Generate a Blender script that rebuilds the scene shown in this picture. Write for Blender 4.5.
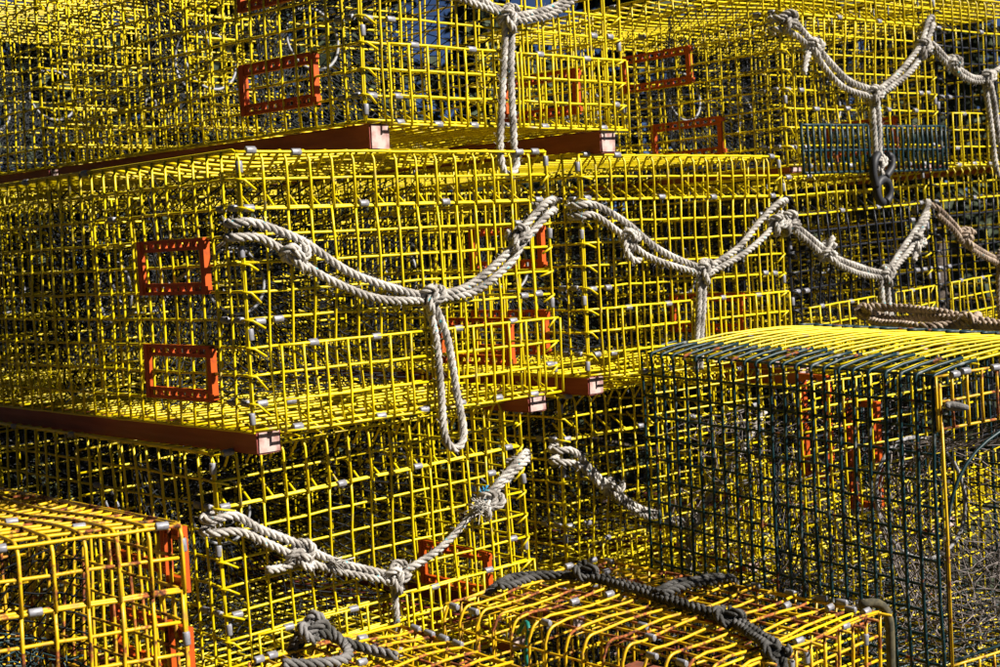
import bpy, bmesh, math, random
import numpy as np
from mathutils import Matrix, Vector, Euler

for o in list(bpy.data.objects):
    bpy.data.objects.remove(o)
scn = bpy.context.scene
C = bpy.context.collection
R = math.radians
CAM_H = 1.52                      # ground is z = 0, camera at eye height
CELL = 0.0381                     # 1.5 inch welded mesh

# ------------------------------------------------------------------ camera
cam_d = bpy.data.cameras.new('camera')
cam = bpy.data.objects.new('camera', cam_d); C.objects.link(cam)
cam_d.sensor_width = 36.0
cam_d.lens = 1518.13 * 36 / 1000
cam_d.clip_start = 0.05; cam_d.clip_end = 2000
pit, rol = R(3.351), R(-3.423)
right = Vector((1, 0, 0)); fwd = Vector((0, math.cos(pit), -math.sin(pit))); up = Vector((0, math.sin(pit), math.cos(pit)))
r2 = right * math.cos(rol) + up * math.sin(rol); u2 = up * math.cos(rol) - right * math.sin(rol)
m = Matrix((r2, u2, -fwd)).transposed().to_4x4(); m.translation = (0, 0, CAM_H)
cam.matrix_world = m
cam_d.dof.use_dof = True; cam_d.dof.focus_distance = 2.3; cam_d.dof.aperture_fstop = 13
scn.camera = cam

# ------------------------------------------------------------------ sky, sun, exposure
sun_dir = Vector((1.30, -0.42, 1.00)).normalized()
w = bpy.data.worlds.new('World'); scn.world = w; w.use_nodes = True
nt = w.node_tree; bg = nt.nodes['Background']
sky = nt.nodes.new('ShaderNodeTexSky'); sky.sky_type = 'NISHITA'; sky.sun_disc = False
sky.sun_elevation = math.asin(sun_dir.z)
sky.sun_rotation = math.atan2(sun_dir.x, sun_dir.y)
sky.air_density = 0.13; sky.dust_density = 0.0; sky.ozone_density = 3.0
nt.links.new(sky.outputs[0], bg.inputs[0]); bg.inputs[1].default_value = 0.05
sd = bpy.data.lights.new('sun', 'SUN'); sd.energy = 5.0; sd.angle = R(0.5); sd.color = (1.0, 0.95, 0.87)
so = bpy.data.objects.new('sun', sd); C.objects.link(so)
so.rotation_euler = (-sun_dir).to_track_quat('-Z', 'Y').to_euler(); so.location = (6, -2, 6)
scn.view_settings.view_transform = 'Standard'; scn.view_settings.look = 'None'
scn.view_settings.gamma = 1.0; scn.view_settings.exposure = 1.15
scn.view_settings.use_curve_mapping = False
scn.render.engine = 'CYCLES'; scn.cycles.max_bounces = 4; scn.cycles.diffuse_bounces = 1; scn.cycles.use_denoising = True

# ------------------------------------------------------------------ materials
def new_mat(name):
    mt = bpy.data.materials.new(name); mt.use_nodes = True
    return mt, mt.node_tree, mt.node_tree.nodes['Principled BSDF']

def coat(name, col, rough=0.38, dirt=(0.10, 0.07, 0.03), dirt_lo=0.58, dirt_hi=0.74, rust=0.0, spec=0.28, scale=60, var=0.12):
    """plastic-coated wire: base colour, patchy grime, optional rust breaking through"""
    mt, t, b = new_mat(name); N = t.nodes.new; L = t.links.new
    tc = N('ShaderNodeTexCoord')
    n1 = N('ShaderNodeTexNoise'); n1.inputs['Scale'].default_value = scale; n1.inputs['Detail'].default_value = 4
    L(tc.outputs['Object'], n1.inputs['Vector'])
    r1 = N('ShaderNodeValToRGB'); r1.color_ramp.elements[0].position = dirt_lo; r1.color_ramp.elements[1].position = dirt_hi
    r1.color_ramp.elements[0].color = (0, 0, 0, 1); r1.color_ramp.elements[1].color = (1, 1, 1, 1)
    L(n1.outputs['Fac'], r1.inputs[0])
    n2 = N('ShaderNodeTexNoise'); n2.inputs['Scale'].default_value = 9; n2.inputs['Detail'].default_value = 3
    L(tc.outputs['Object'], n2.inputs['Vector'])
    mr = N('ShaderNodeMapRange'); mr.inputs['From Min'].default_value = 0.3; mr.inputs['From Max'].default_value = 0.7
    mr.inputs['To Min'].default_value = 1 - var; mr.inputs['To Max'].default_value = 1 + var * 0.6
    L(n2.outputs['Fac'], mr.inputs['Value'])
    hs = N('ShaderNodeHueSaturation'); hs.inputs['Color'].default_value = (*col, 1)
    L(mr.outputs[0], hs.inputs['Value'])
    mx = N('ShaderNodeMix'); mx.data_type = 'RGBA'; L(r1.outputs[0], mx.inputs['Factor'])
    L(hs.outputs[0], mx.inputs['A']); mx.inputs['B'].default_value = (*dirt, 1)
    last = mx.outputs['Result']
    if rust > 0:
        n3 = N('ShaderNodeTexNoise'); n3.inputs['Scale'].default_value = 22; n3.inputs['Detail'].default_value = 5; n3.inputs['Roughness'].default_value = 0.65
        L(tc.outputs['Object'], n3.inputs['Vector'])
        r3 = N('ShaderNodeValToRGB'); r3.color_ramp.elements[0].position = 0.66 - rust; r3.color_ramp.elements[1].position = 0.70 - rust * 0.9
        r3.color_ramp.elements[0].color = (0, 0, 0, 1); r3.color_ramp.elements[1].color = (1, 1, 1, 1)
        L(n3.outputs['Fac'], r3.inputs[0])
        n4 = N('ShaderNodeTexNoise'); n4.inputs['Scale'].default_value = 150; L(tc.outputs['Object'], n4.inputs['Vector'])
        rc = N('ShaderNodeValToRGB'); rc.color_ramp.elements[0].color = (0.035, 0.012, 0.006, 1); rc.color_ramp.elements[1].color = (0.36, 0.10, 0.02, 1)
        rc.color_ramp.elements[0].position = 0.35; rc.color_ramp.elements[1].position = 0.68
        L(n4.outputs['Fac'], rc.inputs[0])
        m2 = N('ShaderNodeMix'); m2.data_type = 'RGBA'; L(r3.outputs[0], m2.inputs['Factor'])
        L(last, m2.inputs['A']); L(rc.outputs[0], m2.inputs['B']); last = m2.outputs['Result']
        rr = N('ShaderNodeMapRange'); rr.inputs['To Min'].default_value = rough; rr.inputs['To Max'].default_value = 0.85
        L(r3.outputs[0], rr.inputs['Value']); L(rr.outputs[0], b.inputs['Roughness'])
    else:
        b.inputs['Roughness'].default_value = rough
    L(last, b.inputs['Base Color'])
    b.inputs['Specular IOR Level'].default_value = spec
    bp = N('ShaderNodeBump'); bp.inputs['Strength'].default_value = 0.25; bp.inputs['Distance'].default_value = 0.0006
    L(n1.outputs['Fac'], bp.inputs['Height']); L(bp.outputs[0], b.inputs['Normal'])
    return mt

M = {}
M['yellow'] = coat('yellow_vinyl_wire', (0.62, 0.47, 0.002), dirt=(0.30, 0.24, 0.12), dirt_lo=0.60, dirt_hi=0.76, var=0.22)
M['yellow_worn'] = coat('worn_yellow_wire', (0.58, 0.35, 0.006), dirt=(0.28, 0.16, 0.04), dirt_lo=0.54, dirt_hi=0.74, rust=0.125)
M['yellow_rusty'] = coat('rusty_yellow_wire', (0.58, 0.36, 0.005), dirt=(0.25, 0.14, 0.04), dirt_lo=0.54, dirt_hi=0.72, rust=0.185)
M['green'] = coat('dark_green_wire', (0.002, 0.021, 0.026), rough=0.45, dirt=(0.16, 0.17, 0.165), dirt_lo=0.58, dirt_hi=0.74, rust=0.04)
M['black'] = coat('black_wire', (0.010, 0.011, 0.016), rough=0.4, dirt=(0.06, 0.06, 0.06), dirt_lo=0.62, dirt_hi=0.78)
M['clip'] = coat('grey_metal_clip', (0.23, 0.225, 0.245), rough=0.45, dirt=(0.16, 0.15, 0.15), dirt_lo=0.5, dirt_hi=0.66, scale=160)
M['clip'].node_tree.nodes['Principled BSDF'].inputs['Metallic'].default_value = 0.2
M['orange'] = coat('orange_plastic', (0.46, 0.068, 0.001), rough=0.5, dirt=(0.24, 0.04, 0.006), dirt_lo=0.52, dirt_hi=0.72)
M['hoop'] = coat('white_nylon', (0.26, 0.26, 0.27), rough=0.45, dirt=(0.25, 0.24, 0.22))
M['cord'] = coat('grey_cord', (0.28, 0.27, 0.27), rough=0.8, dirt=(0.10, 0.10, 0.10), dirt_lo=.45, dirt_hi=.6, scale=200)
M['twine'] = coat('pale_twine', (0.24, 0.22, 0.21), rough=0.9, dirt=(0.06, 0.05, 0.05), dirt_lo=0.45, dirt_hi=0.6, scale=90)
M['dark_twine'] = coat('dark_twine', (0.016, 0.018, 0.020), rough=0.9, dirt=(0.012, 0.012, 0.012), scale=90)
M['brown_twine'] = coat('brown_twine', (0.20, 0.165, 0.15), rough=0.9, dirt=(0.05, 0.045, 0.04), dirt_lo=0.45, dirt_hi=0.62, scale=90)
M['teal_twine'] = coat('teal_twine', (0.02, 0.055, 0.06), rough=0.9, dirt=(0.10, 0.12, 0.12), dirt_lo=0.5, dirt_hi=0.66, scale=120)
M['rubber'] = coat('black_rubber', (0.018, 0.018, 0.021), rough=0.55, dirt=(0.05, 0.05, 0.05))
M['brick'] = coat('red_brick', (0.22, 0.06, 0.025), rough=0.9, dirt=(0.10, 0.035, 0.02), dirt_lo=0.45, dirt_hi=0.6, scale=45)
M['strap'] = coat('olive_strap', (0.085, 0.072, 0.038), rough=0.9, dirt=(0.045, 0.04, 0.025), dirt_lo=0.45, dirt_hi=0.6, scale=140)
M['teal'] = coat('teal_strap', (0.006, 0.13, 0.10), rough=0.5, dirt=(0.006, 0.07, 0.06))
M['pink'] = coat('pink_tape', (0.75, 0.10, 0.28), rough=0.5, dirt=(0.45, 0.05, 0.15))

def rope_mat(name, a, bcol, fleck=None):
    mt, t, b = new_mat(name); N = t.nodes.new; L = t.links.new
    tc = N('ShaderNodeTexCoord')
    n1 = N('ShaderNodeTexNoise'); n1.inputs['Scale'].default_value = 30; n1.inputs['Detail'].default_value = 5
    L(tc.outputs['Object'], n1.inputs['Vector'])
    r1 = N('ShaderNodeValToRGB'); r1.color_ramp.elements[0].position = 0.34; r1.color_ramp.elements[1].position = 0.60
    r1.color_ramp.elements[0].color = (*bcol, 1); r1.color_ramp.elements[1].color = (*a, 1)
    L(n1.outputs['Fac'], r1.inputs[0]); last = r1.outputs[0]
    if fleck:
        n2 = N('ShaderNodeTexNoise'); n2.inputs['Scale'].default_value = 110; L(tc.outputs['Object'], n2.inputs['Vector'])
        r2_ = N('ShaderNodeValToRGB'); r2_.color_ramp.elements[0].position = 0.70; r2_.color_ramp.elements[1].position = 0.73
        r2_.color_ramp.elements[0].color = (0, 0, 0, 1); r2_.color_ramp.elements[1].color = (1, 1, 1, 1)
        L(n2.outputs['Fac'], r2_.inputs[0])
        mx = N('ShaderNodeMix'); mx.data_type = 'RGBA'; L(r2_.outputs[0], mx.inputs['Factor']); L(last, mx.inputs['A'])
        mx.inputs['B'].default_value = (*fleck, 1); last = mx.outputs['Result']
    L(last, b.inputs['Base Color']); b.inputs['Roughness'].default_value = 0.85
    b.inputs['Specular IOR Level'].default_value = 0.15
    n3 = N('ShaderNodeTexNoise'); n3.inputs['Scale'].default_value = 420; n3.inputs['Detail'].default_value = 2
    L(tc.outputs['Object'], n3.inputs['Vector'])
    bp = N('ShaderNodeBump'); bp.inputs['Strength'].default_value = 0.7; bp.inputs['Distance'].default_value = 0.0015
    L(n3.outputs['Fac'], bp.inputs['Height']); L(bp.outputs[0], b.inputs['Normal'])
    return mt
M['rope'] = rope_mat('white_rope', (0.46, 0.425, 0.38), (0.15, 0.132, 0.115), (0.08, 0.36, 0.42))
M['rope_tan'] = rope_mat('tan_rope', (0.40, 0.31, 0.235), (0.16, 0.115, 0.085), (0.10, 0.28, 0.32))
M['rope_grey'] = rope_mat('weathered_grey_rope', (0.19, 0.178, 0.17), (0.05, 0.047, 0.04))
M['rope_dark'] = rope_mat('grimy_dark_rope', (0.095, 0.09, 0.085), (0.02, 0.019, 0.016))
M['fray_blue'] = rope_mat('blue_fibre', (0.02, 0.32, 0.60), (0.02, 0.18, 0.35))

def wood_mat(name, c1, c2, sc=(14, 3, 40), lo=0.45, hi=0.62, rough=0.6):
    mt, t, b = new_mat(name); N = t.nodes.new; L = t.links.new
    tc = N('ShaderNodeTexCoord'); mp = N('ShaderNodeMapping'); mp.inputs['Scale'].default_value = sc
    L(tc.outputs['Object'], mp.inputs['Vector'])
    n = N('ShaderNodeTexNoise'); n.inputs['Scale'].default_value = 3; n.inputs['Detail'].default_value = 6; L(mp.outputs[0], n.inputs['Vector'])
    r = N('ShaderNodeValToRGB'); r.color_ramp.elements[0].position = lo; r.color_ramp.elements[1].position = hi
    r.color_ramp.elements[0].color = (*c1, 1); r.color_ramp.elements[1].color = (*c2, 1)
    L(n.outputs['Fac'], r.inputs[0]); L(r.outputs[0], b.inputs['Base Color']); b.inputs['Roughness'].default_value = rough
    bp = N('ShaderNodeBump'); bp.inputs['Strength'].default_value = 0.5; bp.inputs['Distance'].default_value = 0.001
    L(n.outputs['Fac'], bp.inputs['Height']); L(bp.outputs[0], b.inputs['Normal'])
    return mt
M['runner'] = wood_mat('maroon_painted_wood', (0.19, 0.030, 0.022), (0.27, 0.060, 0.045), lo=0.4, hi=0.75)
M['runner_end'] = wood_mat('worn_bare_wood', (0.24, 0.085, 0.068), (0.44, 0.33, 0.29), sc=(22, 22, 22), lo=0.30, hi=0.60, rough=0.8)

# ------------------------------------------------------------------ mesh helpers
rng = np.random.default_rng(11)

class Tubes:
    """collects tubes and writes them as one mesh"""
    def __init__(s): s.v = []; s.f = []; s.n = 0; s.mi = []
    def add(s, paths, ref, r, ns=6, cap=True, mi=0, prof=None):
        P = np.asarray(paths, float)
        if P.ndim == 2: P = P[None]
        Mn, Np, _ = P.shape
        T = np.gradient(P, axis=1); T /= np.linalg.norm(T, axis=2, keepdims=True) + 1e-12
        ref = np.broadcast_to(np.asarray(ref, float), P.shape)
        B = np.cross(T, ref); B /= np.linalg.norm(B, axis=2, keepdims=True) + 1e-12
        Nn = np.cross(B, T)
        rad = np.broadcast_to(np.asarray(r if prof is None else prof, float), (Np,)).copy()
        if cap:
            P = np.concatenate([P[:, :1], P, P[:, -1:]], 1); B = np.concatenate([B[:, :1], B, B[:, -1:]], 1)
            Nn = np.concatenate([Nn[:, :1], Nn, Nn[:, -1:]], 1)
            rad = np.concatenate([[rad[0] * .05], rad, [rad[-1] * .05]]); Np += 2
        a = np.arange(ns) / ns * 2 * math.pi
        V = P[:, :, None, :] + rad[None, :, None, None] * (np.cos(a)[None, None, :, None] * B[:, :, None, :] + np.sin(a)[None, None, :, None] * Nn[:, :, None, :])
        idx = np.arange(Mn * Np * ns).reshape(Mn, Np, ns) + s.n
        i0 = idx[:, :-1, :]; i1 = idx[:, 1:, :]
        F = np.stack([i0, np.roll(i0, -1, 2), np.roll(i1, -1, 2), i1], -1).reshape(-1, 4)
        s.v.append(V.reshape(-1, 3)); s.f.append(F); s.mi.append(np.full(len(F), mi)); s.n += Mn * Np * ns
    def box(s, lo, hi, mi=0):
        x0, y0, z0 = lo; x1, y1, z1 = hi
        V = np.array([(x, y, z) for z in (z0, z1) for y in (y0, y1) for x in (x0, x1)], float)
        F = np.array([(0, 2, 3, 1), (4, 5, 7, 6), (0, 1, 5, 4), (2, 6, 7, 3), (0, 4, 6, 2), (1, 3, 7, 5)]) + s.n
        s.v.append(V); s.f.append(F); s.mi.append(np.full(6, mi)); s.n += 8
    def mesh(s, name, mats, smooth=True):
        V = np.concatenate(s.v); F = np.concatenate(s.f); mi = np.concatenate(s.mi)
        me = bpy.data.meshes.new(name)
        me.vertices.add(len(V)); me.vertices.foreach_set('co', V.astype(np.float32).ravel())
        me.loops.add(F.size); me.loops.foreach_set('vertex_index', F.astype(np.int32).ravel())
        me.polygons.add(len(F)); me.polygons.foreach_set('loop_start', np.arange(0, F.size, 4, dtype=np.int32))
        me.polygons.foreach_set('material_index', mi.astype(np.int32))
        me.polygons.foreach_set('use_smooth', np.full(len(F), smooth))
        for mt in (mats if isinstance(mats, (list, tuple)) else [mats]): me.materials.append(mt)
        me.update(calc_edges=True); me.validate()
        return me

def obj(name, me, parent=None, mat=None, loc=None, rot=None):
    o = bpy.data.objects.new(name, me); C.objects.link(o)
    if parent is not None: o.parent = parent
    if loc is not None: o.location = loc
    if rot is not None: o.rotation_euler = rot
    if mat is not None:
        o.material_slots[0].link = 'OBJECT'; o.material_slots[0].material = mat
    return o
def tag(o, label, cat, group=None, kind=None):
    if label: o['label'] = label
    if cat: o['category'] = cat
    if group: o['group'] = group
    if kind: o['kind'] = kind
    return o
def empty(name, mw=None):
    o = bpy.data.objects.new(name, None); C.objects.link(o); o.empty_display_size = 0.05
    if mw is not None: o.matrix_world = mw
    return o

def warp_field(seed, amp):
    g = np.random.default_rng(seed); k = [(g.uniform(.6, 2.2), g.uniform(.6, 2.2), g.uniform(0, 6.28), g.uniform(0, 6.28), g.normal()) for _ in range(5)]
    def fn(a, b):          # a, b in 0..1
        env = np.sin(np.clip(a, 0, 1) * math.pi) ** .6 * np.sin(np.clip(b, 0, 1) * math.pi) ** .6
        return amp * env * sum(c * np.sin(fa * 3.1 * a + pa) * np.sin(fb * 3.1 * b + pb) for fa, fb, pa, pb, c in k)
    return fn

def grid(T, au, bu, Aof, seed, rw=0.00185, amp=.004, jit=.0006, bent=None, na=None, nb=None, off=.0028, a_ext=0., b_ext=0., cl=1.0):
    """welded mesh: wires along b at each au, wires along a at each bu.
    Aof(a, b, n) -> xyz with n the out-of-plane offset; au, bu in metres."""
    g = np.random.default_rng(seed); wf = warp_field(seed + 1, amp)
    a0, a1, b0, b1 = min(au), max(au), min(bu), max(bu)
    la, lb = max(a1 - a0, 1e-6), max(b1 - b0, 1e-6)
    nb = nb or max(4, int(round(lb / CELL)) + 1); na = na or max(4, int(round(la / CELL)) + 1)
    bs = np.linspace(b0 - b_ext, b1 + b_ext, nb); as_ = np.linspace(a0 - a_ext, a1 + a_ext, na)
    def line(A, Bv, n):
        return Aof(A, Bv, n)
    ps = []
    for a in au:
        da = g.normal(0, jit) + g.normal(0, jit * .7, nb); 
        A = np.full(nb, a) + da; n = wf((A - a0) / la, (bs - b0) / lb) + off * .5 + g.normal(0, jit * .4, nb)
        ps.append(line(A, bs, n))
    T.add(np.array(ps), ref_of(Aof), rw, mi=0)
    ps = []
    for b in bu:
        db = g.normal(0, jit) + g.normal(0, jit * .7, na)
        Bv = np.full(na, b) + db; n = wf((as_ - a0) / la, (Bv - b0) / lb) - off * .5 + g.normal(0, jit * .4, na)
        ps.append(line(as_, Bv, n))
    T.add(np.array(ps), ref_of(Aof), rw, mi=0)
def ref_of(Aof):
    z = np.zeros(1); return (Aof(z, z, z + 1.) - Aof(z, z, z))[0]
def plane_y(y, sgn=-1):     # front/back: a=x, b=z, n outwards along -y
    return lambda a, b, n: np.stack([a, y + sgn * n, b], -1)
def plane_x(x, sgn=-1):     # sides: a=y, b=z
    return lambda a, b, n: np.stack([x + sgn * n, a, b], -1)
def plane_z(z, sgn=1):      # roof/floor: a=x, b=y
    return lambda a, b, n: np.stack([a, b, z + sgn * n], -1)

# ------------------------------------------------------------------ trap part meshes
def make_set(seed, nu=15, nv=24, nw=10, cu=CELL, cv=CELL, cw=CELL, rw=.0020, stubs=True):
    g = np.random.default_rng(seed); D = {}
    us = np.arange(nu + 1) * cu; vs = np.arange(nv + 1) * cv; ws = np.arange(nw + 1) * cw
    W, Lh, H = us[-1], vs[-1], ws[-1]
    Y = M['yellow']
    # front panel up to row 8, cut ends bent inwards above it
    T = Tubes()
    grid(T, us, ws[:nw - 1], plane_y(0.0), seed + 1, rw=rw)
    st = []
    for u in us[:-1] + cu * .55:
        k = g.normal(0, .05, 3)
        p0 = np.array([u, .001, ws[nw - 2] - .002]); p1 = p0 + np.array([-.05 * cu, .12 * cu, .10 * cw]); p2 = p0 + np.array([(-.08 + k[0]) * cu, (.85 + k[1]) * cu, (.72 + k[2]) * cw])
        st.append([p0, p1, p2])
    if stubs: T.add(np.array(st), (1, 0, 0), rw * .95)
    D['front_panel'] = T.mesh('front_panel', Y)
    # roof, its front edge bent down over two rows as an apron
    T = Tubes(); wf = warp_field(seed + 2, .005); ps = []
    ys = np.linspace(.5 * cv, Lh, nv)
    for u in us:
        du = g.normal(0, .0006)
        fr = [(u + du, -.0035, ws[nw - 2] - .12 * cw), (u + du, -.004, ws[nw - 1]), (u + du, -.003, H - .32 * cw), (u + du, .06 * cw, H - .06 * cw), (u + du, .28 * cw, H + .002)]
        bk = [(u + du + g.normal(0, .0004), y, H + .002 + wf(u / W, y / Lh)) for y in ys]
        ps.append(fr + bk)
    T.add(np.array(ps), (1, 0, 0), rw)
    xs = np.linspace(-.05 * cu, W + .05 * cu, nu + 1)
    rows = [np.stack([xs, np.full_like(xs, -.0008) + g.normal(0, .0004, len(xs)), np.full_like(xs, z) + g.normal(0, .0007) + g.normal(0, .0004, len(xs))], -1) for z in (ws[nw - 2] - .002 + .12 * cw * 0, ws[nw - 1])]
    rows.append(np.stack([xs, np.full_like(xs, -.001), np.full_like(xs, H - .02 * cw) + g.normal(0, .0004, len(xs))], -1))
    for y in vs[1:]:
        rows.append(np.stack([xs, np.full_like(xs, y) + g.normal(0, .0006), H - .001 + wf(xs / W, np.full_like(xs, y / Lh))], -1))
    T.add(np.array(rows), (0, .3, 1), rw)
    st = []
    for u in us[:-1] + cu * .78:
        k = g.normal(0, .06, 3)
        st.append([[u, -.002, H + .001], [u - .03 * cu, .1 * cu, H - .12 * cw], [u + (-.12 + k[0]) * cu, (.42 + k[1]) * cu, H - (.66 + k[2]) * cw]])
    if stubs: T.add(np.array(st), (1, 0, 0), rw * .95)
    D['roof_panel'] = T.mesh('roof_panel', Y)
    # two side panels, their row wires wrapped round the front posts
    for key, x, sg in (('side_panel_l', 0., -1), ('side_panel_r', W, 1)):
        T = Tubes(); grid(T, vs, ws, plane_x(x, sg), seed + (3 if sg < 0 else 4), rw=rw, amp=.004)
        st = []
        for z in ws[1:-1]:
            k = g.normal(0, .09, 3)
            st.append([[x + sg * .002, .25 * cu, z], [x + sg * .004, -.002, z], [x - sg * .08 * cu, -.009, z - .03 * cw], [x - sg * (.55 + k[0]) * cu, -.006 + k[2] * .01, z - (.30 + k[1]) * cw]])
        if stubs: T.add(np.array(st), (0, 0, 1), rw * .95)
        D[key] = T.mesh('side_panel', Y)
    T = Tubes(); grid(T, us, vs, plane_z(0., -1), seed + 5, rw=rw, amp=.004)
    D['floor_panel'] = T.mesh('floor_panel', Y)
    T = Tubes(); grid(T, us, ws, plane_y(Lh, 1), seed + 6, rw=rw)
    D['back_panel'] = T.mesh('back_panel', Y)
    # floor lip folded up over the front in two pieces
    for key, a0, a1 in (('lip_l', 1.15, 8.15), ('lip_r', 8.4, 15.15)):
        T = Tubes(); au = np.arange(a0, a1 + .01, (a1 - a0) / 7) * cu; bu = np.array([-.12, 1.0, 2.02, 3.0]) * cw
        grid(T, au, bu, plane_y(-.0085), seed + 8, rw=rw, amp=.0015, nb=5)
        st = []
        for u in au[:-1] + cu * .45:
            k = g.normal(0, .05, 3)
            st.append([[u + .05 * cu, -.006, -.1 * cw], [u, .05 * cu, .0], [u + (-.1 + k[0]) * cu, (.8 + k[1]) * cu, (.45 + k[2]) * cw]])
        T.add(np.array(st), (1, 0, 0), rw * .95)
        D[key] = T.mesh('lip_panel', Y)
    # inner wall of mesh across the trap
    T = Tubes(); grid(T, us[1:-1], ws[1:-1], plane_y(13.4 * cv), seed + 9, rw=rw)
    D['inner_panel'] = T.mesh('inner_panel', Y)
    return D

def funnel(seed, W, H, y0, depth, ring_r, n=30, m=9, r=.0009, cz=.5, cx=.5, lo=.04):
    T = Tubes(); g = np.random.default_rng(seed)
    def node(i, j):
        t = i / n * 4; s = t % 1; k = int(t) % 4
        e = [(s, 0), (1, s), (1 - s, 1), (0, 1 - s)][k]
        p = np.array([(lo + (1 - 2 * lo) * e[0]) * W, 0, (lo + (1 - 2 * lo) * e[1]) * H])
        an = (t / 4) * 2 * math.pi - math.pi * .75
        q = np.array([cx * W + ring_r * math.cos(an), depth, cz * H + ring_r * math.sin(an)])
        f = j / m
        v = p * (1 - f) + q * f; v[1] = depth * f ** .8; v[2] -= .03 * math.sin(f * math.pi)
        return v + g.normal(0, .0022, 3) + np.array([0, y0, 0])
    for sgn in (1, -1):
        ps = [[node((i + sgn * .5 * j) % n, j) for j in range(m + 1)] for i in range(n)]
        T.add(np.array(ps), (.3, .2, .93), r, ns=3, cap=False)
    return T, np.array([cx * W, y0 + depth, cz * H])

def ring_path(c, r, n=28, tilt=0., sq=1.0):
    t = np.linspace(0, 2 * math.pi, n)
    return np.stack([c[0] + r * np.cos(t), c[1] + r * math.sin(tilt) * np.sin(t), c[2] + sq * r * math.cos(tilt) * np.sin(t)], -1)

def tangle(seed, lo, hi, nw=40, steps=26, step=.03, r=.0011, sag=.25):
    """loose netting twine heaped in a box"""
    T = Tubes(); g = np.random.default_rng(seed); lo = np.array(lo); hi = np.array(hi); ps = []
    for _ in range(nw):
        p = g.uniform(lo, hi); d = g.normal(0, 1, 3); path = []
        for _k in range(steps):
            d += g.normal(0, .55, 3); d[2] -= sag * .15; d /= np.linalg.norm(d)
            p = p + d * step
            for a in range(3):
                if p[a] < lo[a] or p[a] > hi[a]: d[a] = -d[a]; p[a] = min(max(p[a], lo[a]), hi[a])
            path.append(p.copy())
        ps.append(path)
    T.add(np.array(ps), (.37, .51, .77), r, ns=3, cap=False)
    return T

def clip_mesh():
    """crimped ferrule: flattened ring with a seam groove and worn ends, axis x"""
    T = Tubes(); L = .0082
    xs = np.array([-L, -L * .93, -L * .86, L * .86, L * .93, L]); rad = np.array([.0038, .0048, .0051, .0051, .0048, .0038])
    p = np.stack([xs, 0 * xs, 0 * xs], -1); T.add(p, (0, 0, 1), 1, ns=12, prof=rad)
    V = T.v[0]; V[:, 1] *= .86
    ang = np.arctan2(V[:, 2], V[:, 1]); seam = np.abs(((ang - 2.2 + math.pi) % (2 * math.pi)) - math.pi) < .3
    V[seam, 1:] *= .80
    return T.mesh('clip', M['clip'])
CLIP = clip_mesh()

def vent_mesh(Lv=5 * CELL, Hv=2.1 * CELL):
    """escape vent: orange frame, perforated long bars, in the y-z plane"""
    T = Tubes(); t = .0050; e = .011
    T.box((-t, 0, 0), (t, e, Hv)); T.box((-t, Lv - e, 0), (t, Lv, Hv))
    for z in (0, Hv - .017):
        T.box((-t * .8, e, z), (t * .8, Lv - e, z + .005)); T.box((-t * .8, e, z + .012), (t * .8, Lv - e, z + .017))
        n = 8
        for i in range(n + 1):
            y = e + (Lv - 2 * e - .005) * i / n
            T.box((-t * .7, y, z + .005), (t * .7, y + .005, z + .012))
    T.box((-t * 1.5, -.006, Hv - .012), (t * .4, .004, Hv - .004)); T.box((-t * 1.5, -.006, .004), (t * .4, .004, .012))
    me = T.mesh('escape_vent', M['orange'], smooth=False); return me
VENT = vent_mesh()

def runner_mesh(h, L, wd=.038, seed=1):
    bm = bmesh.new(); bmesh.ops.create_cube(bm, size=1)
    for v in bm.verts: v.co = Vector((v.co.x * wd, v.co.y * L, v.co.z * h))
    bmesh.ops.bevel(bm, geom=list(bm.edges), offset=.0022, segments=2, affect='EDGES')
    bmesh.ops.subdivide_edges(bm, edges=[e for e in bm.edges if e.calc_length() > .3], cuts=14)
    g = random.Random(seed)
    for v in bm.verts: v.co += Vector((g.uniform(-1, 1), g.uniform(-1, 1), g.uniform(-.6, .6))) * .0007
    for f in bm.faces: f.material_index = 1 if abs(f.normal.y) > .8 and f.calc_area() > wd * h * .4 else 0
    me = bpy.data.meshes.new('runner'); bm.to_mesh(me); bm.free()
    me.materials.append(M['runner']); me.materials.append(M['runner_end'])
    return me
RUN = {.034: [runner_mesh(.0325, .93, seed=s) for s in (1, 2)], .013: [runner_mesh(.0125, .93, seed=3)] * 2, .042: [runner_mesh(.0385, .93, seed=s) for s in (4, 5)]}

SETS = [make_set(100), make_set(200), make_set(300), make_set(400, rw=.0023, stubs=False)]
FUN = []
for sd_ in (5, 6, 7):
    T, c = funnel(sd_, 15 * CELL, 10 * CELL, 7.5 * CELL, 5.2 * CELL, .058, cz=.52, n=56, m=16, r=.0013)
    H_ = Tubes(); H_.add(ring_path(c, .058, tilt=.15), (0, 1, .02), .0030, ns=6, cap=False)
    FUN.append((T.mesh('net_head', M['dark_twine']), H_.mesh('hoop', M['hoop'])))
# side entrance: a short net tunnel with a hoop facing the left side
T = Tubes(); g = np.random.default_rng(9)
for sg in (1, -1):
    ps = []
    for i in range(20):
        row = []
        for j in range(8):
            f = j / 7; an = (i + sg * .5 * j) / 20 * 2 * math.pi; rr = .125 * (1 - f) + .06 * f
            row.append([.004 + f * .17, 18.5 * CELL + rr * math.cos(an) + g.normal(0, .002), 5.4 * CELL + rr * math.sin(an) * .95 - .02 * f + g.normal(0, .002)])
        ps.append(row)
    T.add(np.array(ps), (.1, .4, .9), .0013, ns=3, cap=False)
TUN = T.mesh('side_net', M['dark_twine'])
T = Tubes(); t_ = np.linspace(0, 2 * math.pi, 28)
T.add(np.stack([np.full(28, .174), 18.5 * CELL + .06 * np.cos(t_), 5.4 * CELL - .02 + .057 * np.sin(t_)], -1), (1, 0, .02), .003, ns=6, cap=False)
TUNH = T.mesh('hoop', M['hoop'])
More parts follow.
